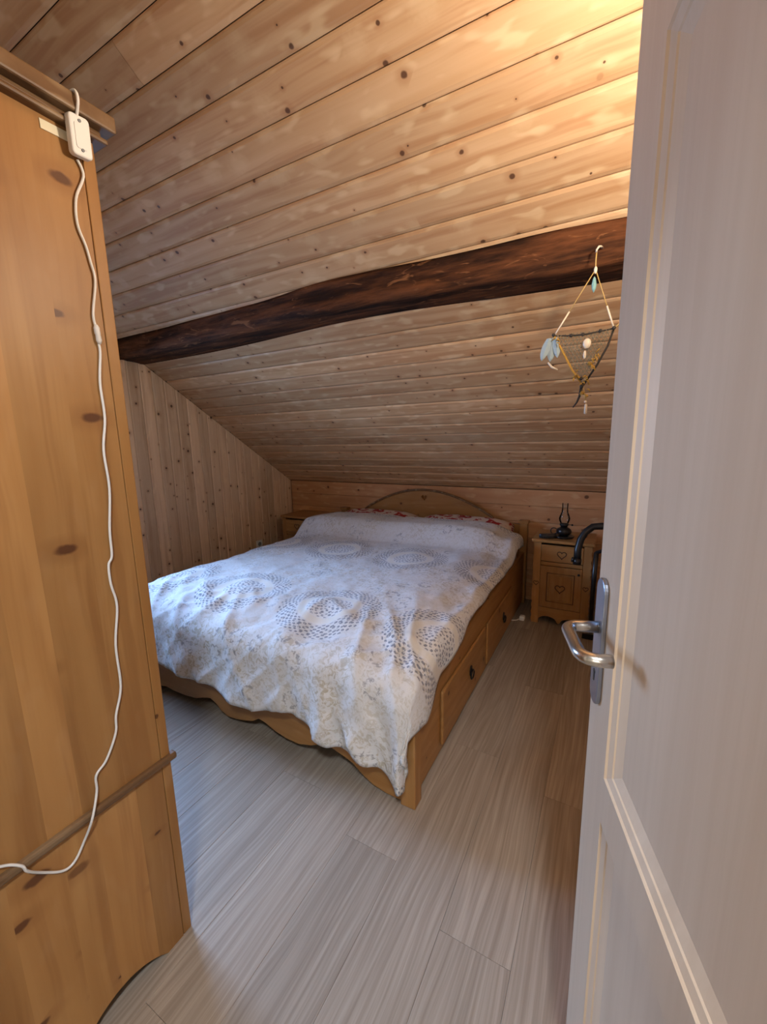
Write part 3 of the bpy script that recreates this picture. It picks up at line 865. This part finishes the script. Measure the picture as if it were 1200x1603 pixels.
    me = bpy.data.meshes.new('duvet'); me.from_pydata([(v[0] + 1.425, v[1] - 2.2, v[2] - 0.53) for v in vs], [], fs); me.update()
    ul = me.uv_layers.new(name='cloth')
    for lp in me.loops: ul.data[lp.index].uv = uv[lp.vertex_index]
    for p in me.polygons: p.use_smooth = True
    o = link('duvet', me, M['duvet'], loc=(-1.425, 2.2, 0.53))
    md = o.modifiers.new('thick', 'SOLIDIFY'); md.thickness = 0.012; md.offset = -1
    tag(o, 'white and beige duvet printed with grey medallions, spread over the bed', 'duvet')
make_duvet()

# ------------------------------------------------------------------ bedside cabinets
def make_nightstand(loc, label):
    root = thing('bedside_cabinet', label, 'bedside cabinet', loc, 0, 'pine bedside cabinets with carved hearts')
    w, d, h = 0.385, 0.335, 0.625     # centred on x, front at y = 0
    x0, x1 = -w / 2, w / 2
    def b(nm, a0, a1, b0, b1, c0, c1, mat, parent=root, bevel=0.003):
        return MB().box(a0, a1, b0, b1, c0, c1).build(nm, mat, parent, bevel=bevel)
    b('side', x0 + 0.012, x0 + 0.030, 0.02, d, 0.0, h - 0.022, M['honey_z']); b('side', x1 - 0.030, x1 - 0.012, 0.02, d, 0.0, h - 0.022, M['honey_z'])
    b('back', x0 + 0.030, x1 - 0.030, d - 0.012, d, 0.05, h - 0.022, M['honey_z'])
    b('top', x0 - 0.008, x1 + 0.008, -0.012, d + 0.005, h - 0.022, h, M['honey_x'], bevel=0.006)
    b('shelf', x0 + 0.030, x1 - 0.030, 0.02, d - 0.012, 0.08, 0.096, M['honey_x'])
    # front stiles, outer edge waved
    for s in (-1, 1):
        xo = x1 - 0.004 if s == 1 else x0 + 0.004
        pts = [(xo - 0.052 * s, 0.0), (xo - 0.052 * s, h - 0.022)]
        n = 40
        out = []
        for k in range(n + 1):
            z = (h - 0.022) * (1 - k / n)
            out.append((xo - s * 0.006 * (0.5 + 0.5 * math.cos(z / 0.055 * 2 * math.pi)) , z))
        st = MB().prism(pts + out, 'xz', 0.0, 0.020).build('stile', M['honey_z'], root)
        hp = heart(xo - 0.028 * s, 0.30, 0.034)
        MB().tube([(p[0], -0.0004, p[1]) for p in hp], 0.0022, 6, closed=True).build('heart_carving', M['heart'], st)
    xi0, xi1 = x0 + 0.057, x1 - 0.057
    dr = b('drawer', xi0, xi1, -0.004, 0.02, 0.470, 0.588, M['honey_x'], bevel=0.005)
    MB().tube([(p[0], -0.0048, p[1]) for p in heart(0, 0.522, 0.058)], 0.0028, 6, closed=True).build('heart_carving', M['heart'], dr)
    b('drawer_rail', xi0, xi1, 0.002, 0.02, 0.440, 0.466, M['honey_x'])
    do = b('door', xi0, xi1, -0.004, 0.02, 0.130, 0.436, M['honey_z'], bevel=0.005)
    # frame groove and raised centre panel
    MB().tube([(xi0 + 0.048, -0.0042, 0.178), (xi1 - 0.048, -0.0042, 0.178), (xi1 - 0.048, -0.0042, 0.388), (xi0 + 0.048, -0.0042, 0.388)], 0.0035, 6, closed=True).build('panel_groove', M['heart'], do)
    pa = b('door_panel', xi0 + 0.062, xi1 - 0.062, -0.012, -0.003, 0.194, 0.372, M['honey_z'], do, 0.007)
    MB().tube([(p[0], -0.0125, p[1]) for p in heart(0, 0.278, 0.062)], 0.0030, 6, closed=True).build('heart_carving', M['heart'], do)
    MB().ball((xi1 - 0.022, -0.012, 0.40), 0.008).build('latch', M['iron'], do, smooth=True)
    # scalloped apron
    n = 24; ap = []
    for k in range(n + 1):
        t = k / n; x = xi0 + (xi1 - xi0) * t
        ap.append((x, 0.030 + 0.040 * abs(math.sin(math.pi * (t * 2 - 0.0))) ** 0.7 * (0.55 + 0.45 * abs(2 * t - 1)) - (0.015 if 0.42 < t < 0.58 else 0)))
    MB().prism(ap + [(xi1, 0.126), (xi0, 0.126)], 'xz', 0.002, 0.020).build('apron', M['honey_x'], root)
    return root
make_nightstand((-0.252, 2.985, 0), 'pine bedside cabinet with carved hearts, oil lamp on top, beside door')
make_nightstand((-2.610, 2.985, 0), 'pine bedside cabinet in the dark corner beside the left wall')

# bowl pendant hanging over the right-hand side of the room, throwing its light up at the boards
def make_pendant():
    x, y = 0.28, 0.88
    zc = zroof(y); root = thing('pendant_lamp', 'dark bowl pendant lamp hanging from the sloping ceiling behind the door', 'lamp', (x, y, 1.76))
    MB().lathe([(0.0, 0.0), (0.06, 0.004), (0.12, 0.030), (0.155, 0.075), (0.160, 0.080), (0.150, 0.075), (0.115, 0.036), (0.06, 0.012), (0.0, 0.008)], 32).build('bowl', M['iron'], root, smooth=True)
    MB().lathe([(0.0, 0.035), (0.02, 0.04), (0.03, 0.06), (0.026, 0.085), (0.014, 0.10), (0.0, 0.102)], 16).build('bulb', BULB, root, smooth=True)
    for k in range(3):
        a = 2 * math.pi * k / 3
        MB().tube([(0.155 * math.cos(a), 0.155 * math.sin(a), 0.078), (0.0, 0.0, zc - 1.84)], 0.002, 6).build('chain', M['iron'], root)
    MB().tube([(0, 0, zc - 1.845), (0, 0, zc - 1.765)], 0.004, 8).build('rod', M['iron'], root)
    d = bpy.data.lights.new('pendant_light', 'POINT'); d.energy = PENDANT_W; d.color = (1.0, 0.84, 0.66); d.shadow_soft_size = 0.06
    o = bpy.data.objects.new('pendant_light', d); COL.objects.link(o); o.parent = root; o.location = (0, 0, 0.115)
PENDANT_W = 60
_b = B('lit_bulb'); _e = _b.n('ShaderNodeEmission'); _e.inputs[0].default_value = (1, 0.8, 0.55, 1); _e.inputs[1].default_value = 6
_b.t.links.new(_e.outputs[0], _b.out.inputs[0]); BULB = _b.m
make_pendant()

# flush ceiling lamp on the landing, behind the camera
def make_landing_lamp():
    root = thing('landing_ceiling_lamp', 'round white flush ceiling lamp on the landing behind the doorway', 'lamp', (0.25, -0.51, LZ))
    MB().lathe([(0.0, -0.001), (0.17, -0.001), (0.17, -0.02), (0.0, -0.02)], 32).build('base_ring', M['white'], root, smooth=False)
    MB().lathe([(0.165, -0.0205), (0.16, -0.05), (0.12, -0.075), (0.06, -0.087), (0.0, -0.09)], 32).build('diffuser', BULB, root, smooth=True)
    d = bpy.data.lights.new('landing_light', 'AREA'); d.shape = 'DISK'; d.size = 0.22; d.energy = LANDING_W; d.color = (0.84, 0.92, 1.0)
    o = bpy.data.objects.new('landing_light', d); COL.objects.link(o); o.parent = root; o.location = (0, 0, -0.10)
LANDING_W = 36
make_landing_lamp()

# oil lamp
def make_lamp():
    root = thing('oil_lamp', 'small black oil lamp with clear glass chimney on bedside cabinet', 'oil lamp', (-0.258, 3.10, 0.6255))
    MB().lathe([(0.0, 0.0), (0.062, 0.0), (0.070, 0.012), (0.066, 0.015), (0.040, 0.010), (0.026, 0.018), (0.0, 0.018)], 28).build('saucer', M['blackmetal'], root, smooth=True)
    MB().lathe([(0.0, 0.017), (0.028, 0.017), (0.046, 0.030), (0.052, 0.046), (0.046, 0.062), (0.026, 0.074), (0.0, 0.074)], 28).build('oil_font', M['blackmetal'], root, smooth=True)
    MB().lathe([(0.0, 0.073), (0.022, 0.073), (0.024, 0.086), (0.030, 0.090), (0.030, 0.100), (0.016, 0.104), (0.0, 0.104)], 24).build('burner', M['blackmetal'], root, smooth=True)
    MB().lathe([(0.024, 0.100), (0.034, 0.120), (0.037, 0.138), (0.031, 0.160), (0.022, 0.182), (0.019, 0.215), (0.020, 0.245)], 28).build('chimney', M['glass'], root, smooth=True)
    MB().tube([(-0.045 + 0.022 * math.cos(a) - 0.02, 0, 0.042 + 0.022 * math.sin(a)) for a in [k * math.pi / 8 for k in range(16)]], 0.004, 8, closed=True).build('handle', M['blackmetal'], root, smooth=True)
    MB().tube([(0.024, 0, 0.094), (0.048, 0, 0.094)], 0.002, 6).build('wick_stem', M['iron'], root)
    MB().ball((0.052, 0, 0.094), 0.007).build('wick_knob', M['iron'], root, smooth=True)
make_lamp()
cs = MB().prism([(0.06 * math.cos(k * math.pi / 10) * 1.0, 0.026 * math.sin(k * math.pi / 10)) for k in range(20)], 'xy', 0, 0.030).build('glasses_case', M['black'], bevel=0.008, loc=(-0.355, 3.035, 0.6255))
cs.rotation_euler = (0, 0, 0.25)
tag(cs, 'small black case lying in front of the oil lamp', 'case')

# black training bike, only its padded handlebar shows beside the cabinet
def make_bike():
    root = thing('exercise_bike', 'black frame with a curved padded handlebar beside the right bedside cabinet', 'exercise bike', (0.16, 2.72, 0))
    def rel(ps): return [Vector(p) - Vector(root.location) for p in ps]
    hb_ = [(-0.137, 2.66, 0.585), (-0.139, 2.68, 0.655), (-0.128, 2.70, 0.715), (-0.105, 2.71, 0.760), (-0.067, 2.72, 0.795), (-0.016, 2.72, 0.803), (0.05, 2.72, 0.803), (0.16, 2.72, 0.79), (0.27, 2.72, 0.803), (0.34, 2.72, 0.803), (0.39, 2.72, 0.795), (0.43, 2.71, 0.76), (0.45, 2.70, 0.715), (0.459, 2.68, 0.655), (0.457, 2.66, 0.585)]
    h = MB().tube(rel(hb_), 0.021, 14).build('handlebar', M['black'], root, smooth=True)
    for x in (-0.137, 0.457):
        MB().tube(rel([(x, 2.655, 0.605), (x, 2.652, 0.570)]), 0.0235, 14).build('grip_cap', M['black'], h, smooth=True)
        MB().tube(rel([(x * 1.0 - 0.022, 2.645, 0.612), (x - 0.026, 2.640, 0.585)]), 0.008, 8).build('brake_lever', M['blackmetal'], h, smooth=True)
    MB().tube(rel([(0.16, 2.72, 0.79), (0.13, 2.66, 0.42), (0.12, 2.64, 0.20)]), 0.022, 12).build('post', M['blackmetal'], root, smooth=True)
    MB().tube(rel([(-0.045, 2.92, 0.03), (-0.045, 2.88, 0.35), (-0.04, 2.86, 0.60)]), 0.015, 10).build('upright_tube', M['blackmetal'], root, smooth=True)
    MB().tube(rel([(-0.04, 2.86, 0.60), (0.05, 2.80, 0.66), (0.155, 2.735, 0.70)]), 0.012, 10).build('brace', M['blackmetal'], root, smooth=True)
    MB().tube(rel([(-0.09, 2.87, 0.018), (0.40, 2.87, 0.018)]), 0.018, 10).build('foot_bar', M['black'], root, smooth=True)
    MB().tube(rel([(-0.02, 2.40, 0.018), (0.36, 2.40, 0.018)]), 0.018, 10).build('foot_bar', M['black'], root, smooth=True)
    MB().tube(rel([(0.16, 2.87, 0.03), (0.13, 2.66, 0.16), (0.16, 2.40, 0.03)]), 0.016, 10).build('base_frame', M['blackmetal'], root, smooth=True)
    wz = MB(); ring = []
    wheel = [(0.0, 0.0)]
    mbw = MB(); n = 32
    mbw.prism([(2.70 - root.location.y + 0.16 * math.cos(2 * math.pi * k / n), 0.27 + 0.16 * math.sin(2 * math.pi * k / n)) for k in range(n)], 'yz', 0.03, 0.075)
    mbw.build('flywheel', M['blackmetal'], root, bevel=0.01)
    for s in (-1, 1):
        cr = MB().tube(rel([(0.16 + 0.07 * s + 0.03, 2.70, 0.27), (0.16 + 0.07 * s + 0.03, 2.70 + 0.11 * s, 0.20)]), 0.009, 8).build('crank', M['steel'], root, smooth=True)
        xx = 0.07 * s + 0.03
        MB().box(min(xx, xx + 0.09 * s), max(xx, xx + 0.09 * s), -0.02 + 0.11 * s - 0.035, -0.02 + 0.11 * s + 0.035, 0.188, 0.208).build('pedal', M['black'], cr, bevel=0.004)
make_bike()

# plug with a bit of white cable by the head post
def make_plug():
    root = thing('power_plug', 'white plug and cable on the floor between bed and right cabinet', 'plug', (-0.497, 2.98, 0))
    MB().box(-0.018, 0.018, -0.022, 0.022, 0.0005, 0.034).build('plug_body', M['white'], root, bevel=0.007)
    MB().tube([(-0.015, -0.010, 0.012), (-0.03, -0.03, 0.006), (-0.05, -0.04, 0.0045), (-0.085, -0.05, 0.0045), (-0.11, -0.02, 0.0045)], 0.0038, 8).build('cable', M['white'], root, smooth=True)
make_plug()
# wall socket on the left wall
sk = thing('wall_socket', 'white wall socket low on the left board wall beside the bed', 'socket', (XL, 2.875, 0.335))
MB().box(0.0003, 0.010, -0.038, 0.038, -0.038, 0.038).build('socket_plate', M['white'], sk, bevel=0.003)
MB().prism([(0.021 * math.cos(k * math.pi / 10), 0.021 * math.sin(k * math.pi / 10)) for k in range(20)], 'yz', 0.0101, 0.0106).build('socket_well', M['grey'], sk)

# ------------------------------------------------------------------ woven dream catcher hanging from the beam
def make_catcher():
    root = thing('dream_catcher', 'woven triangular dream catcher with shells and beads hanging from the beam', 'dream catcher', (-0.087, 1.655, 1.93))
    R0 = Vector(root.location)
    Y = 1.655
    def P(x, z, dy=0.0): return Vector((x, Y + dy, z)) - R0
    HK = (-0.083, 1.948)
    MB().tube([P(-0.072, 1.962, 0.040), P(-0.076, 1.957, 0.012), P(-0.081, 1.952, -0.004), P(-0.087, 1.943, -0.006), P(-0.088, 1.938, 0.0)], 0.0032, 8).build('hook', M['shell'], root, smooth=True)
    TOPX, TOPZ = -0.087, 1.885
    MB().tube([P(-0.087, 1.942), P(-0.088, 1.915), P(TOPX, TOPZ)], 0.0022, 6).build('cord', M['gold'], root, smooth=True)
    MB().ball(P(TOPX, TOPZ - 0.002), 0.0055, rz=0.012).build('knot', M['shell'], root, smooth=True)
    L, Rr, Bt = (-0.206, 1.690), (-0.020, 1.690), (-0.103, 1.512)
    for (x, z) in (L, Rr):
        a, c = P(TOPX, TOPZ), P(x, z)
        MB().tube([a, a.lerp(c, 0.62)], 0.0017, 6).build('cord', M['gold'], root, smooth=True)
        MB().tube([a.lerp(c, 0.62), c], [0.0030, 0.0026], 8).build('wrapped_cord', M['shell'], root, smooth=True)
    # frame of the pouch
    MB().tube([P(*L), P(-0.16, 1.683, -0.01), P(-0.113, 1.680, -0.012), P(-0.06, 1.684, -0.01), P(*Rr)], 0.0026, 8).build('rim_thread', M['darknet'], root, smooth=True)
    MB().tube([P(*L), P(-0.175, 1.632, -0.008), P(-0.140, 1.565, -0.008), P(*Bt)], 0.0038, 8).build('yarn_edge', M['ochre'], root, smooth=True)
    MB().tube([P(*Rr), P(-0.035, 1.635, -0.006), P(-0.064, 1.575, -0.006), P(*Bt)], 0.0034, 8).build('thread_edge', M['darknet'], root, smooth=True)
    MB().tube([P(*Rr), P(-0.004, 1.703, 0.0), P(0.016, 1.72, 0.004)], 0.003, 8).build('yarn_tail', M['gold'], root, smooth=True)
    # netting: two families of threads
    net = MB(); n = 15
    def lp(a, b, t): return (a[0] + (b[0] - a[0]) * t, a[1] + (b[1] - a[1]) * t)
    for k in range(1, n):
        t = k / n
        a, c = lp(L, Rr, t), lp(L, Bt, t)
        net.tube([P(*a, -0.006), P(*lp(a, c, 0.5), -0.012), P(*c, -0.006)], 0.0009, 4)
        a, c = lp(Rr, L, t), lp(Rr, Bt, t)
        net.tube([P(*a, -0.006), P(*lp(a, c, 0.5), -0.013), P(*c, -0.006)], 0.0009, 4)
        a, c = lp(Bt, L, t), lp(Bt, Rr, t)
        net.tube([P(*a, -0.005), P(*lp(a, c, 0.5), -0.011), P(*c, -0.005)], 0.0009, 4)
    net.build('netting', M['net'], root)
    rnd = random.Random(9)
    # ochre yarn tufts
    for (cx, cz, m) in ((-0.128, 1.548, 9), (-0.082, 1.575, 12), (-0.068, 1.605, 8), (-0.095, 1.525, 8), (-0.100, 1.488, 9), (-0.195, 1.672, 5)):
        t = MB()
        for k in range(m):
            p = P(cx + rnd.uniform(-0.012, 0.012), cz + rnd.uniform(-0.012, 0.012), -0.014 + rnd.uniform(-0.006, 0.006))
            q = p + Vector((rnd.uniform(-0.012, 0.012), rnd.uniform(-0.005, 0.003), rnd.uniform(-0.012, 0.012)))
            t.tube([p, p.lerp(q, 0.5) + Vector((0.002, -0.002, 0.003)), q], 0.0022, 5)
        t.build('yarn_tuft', M['ochre'], root, smooth=True)
    for (x, z) in ((-0.207, 1.691), (-0.150, 1.682), (-0.113, 1.681), (-0.060, 1.685), (-0.020, 1.689), (-0.110, 1.535), (-0.102, 1.520), (-0.107, 1.508)):
        MB().ball(P(x, z, -0.012), 0.0062).build('bead', M['darknet'], root, smooth=True)
    # shell in the middle with a drop
    MB().ball(P(-0.098, 1.648, -0.020), 0.013, 0.007, 0.017, 12, 8).build('shell', M['shell'], root, smooth=True)
    MB().ball(P(-0.103, 1.612, -0.018), 0.005, 0.004, 0.014).build('shell_drop', M['shell'], root, smooth=True)
    # glass drop under the knot
    MB().lathe([(0.0, 0.0), (0.006, 0.012), (0.008, 0.026), (0.004, 0.046), (0.0, 0.052)], 8, P(-0.089, 1.812)).build('glass_drop', M['turq'], root)
    # feathers on the left corner
    for k, (dx, dz, le, wd) in enumerate(((-0.004, -0.004, 0.075, 0.016), (-0.016, -0.012, 0.062, 0.015), (0.006, -0.014, 0.055, 0.012))):
        b0 = P(L[0] + 0.0 + dx, L[1] - 0.008, -0.006 - 0.003 * k); pts = []
        vs = []; fs = []; n = 8
        for i in range(n + 1):
            t = i / n; ww = wd * math.sin(math.pi * min(1, 0.12 + 0.88 * t)) ** 0.7 + 0.0005
            c = b0 + Vector((dx * 1.4 * t, 0.004 * math.sin(t * 3), dz * t - le * t))
            vs += [c + Vector((-ww, 0.003, 0)), c + Vector((0, -0.002, 0)), c + Vector((ww, 0.003, 0)), c + Vector((0, 0.004, 0))]
        for i in range(n):
            for q in range(4): fs.append((4 * i + q, 4 * i + (q + 1) % 4, 4 * i + 4 + (q + 1) % 4, 4 * i + 4 + q))
        fs.append((0, 1, 2, 3)); fs.append((4 * n, 4 * n + 1, 4 * n + 2, 4 * n + 3))
        MB().add(vs, fs).build('feather', M['feather'], root)
    MB().tube([P(-0.222, 1.600, -0.008), P(-0.208, 1.583, -0.008), P(-0.188, 1.572, -0.008)], [0.003, 0.004, 0.002], 8).build('bone_bead', M['shell'], root, smooth=True)
    # bottom strands
    MB().tube([P(Bt[0], Bt[1]), P(-0.094, 1.47), P(-0.092, 1.45)], 0.0016, 6).build('cord', M['gold'], root, smooth=True)
    MB().ball(P(-0.093, 1.472), 0.0055).build('bead', M['gold'], root, smooth=True)
    MB().ball(P(-0.092, 1.456), 0.005).build('bead', M['shell'], root, smooth=True)
    MB().lathe([(0.0, 0.0), (0.0052, 0.004), (0.0045, 0.034), (0.0, 0.038)], 10, P(-0.090, 1.412)).build('bone_drop', M['shell'], root, smooth=True)
    MB().tube([P(-0.108, 1.508), P(-0.112, 1.478), P(-0.120, 1.455), P(-0.132, 1.438)], [0.005, 0.004, 0.003, 0.002], 8).build('dark_tassel', M['darknet'], root, smooth=True)
make_catcher()
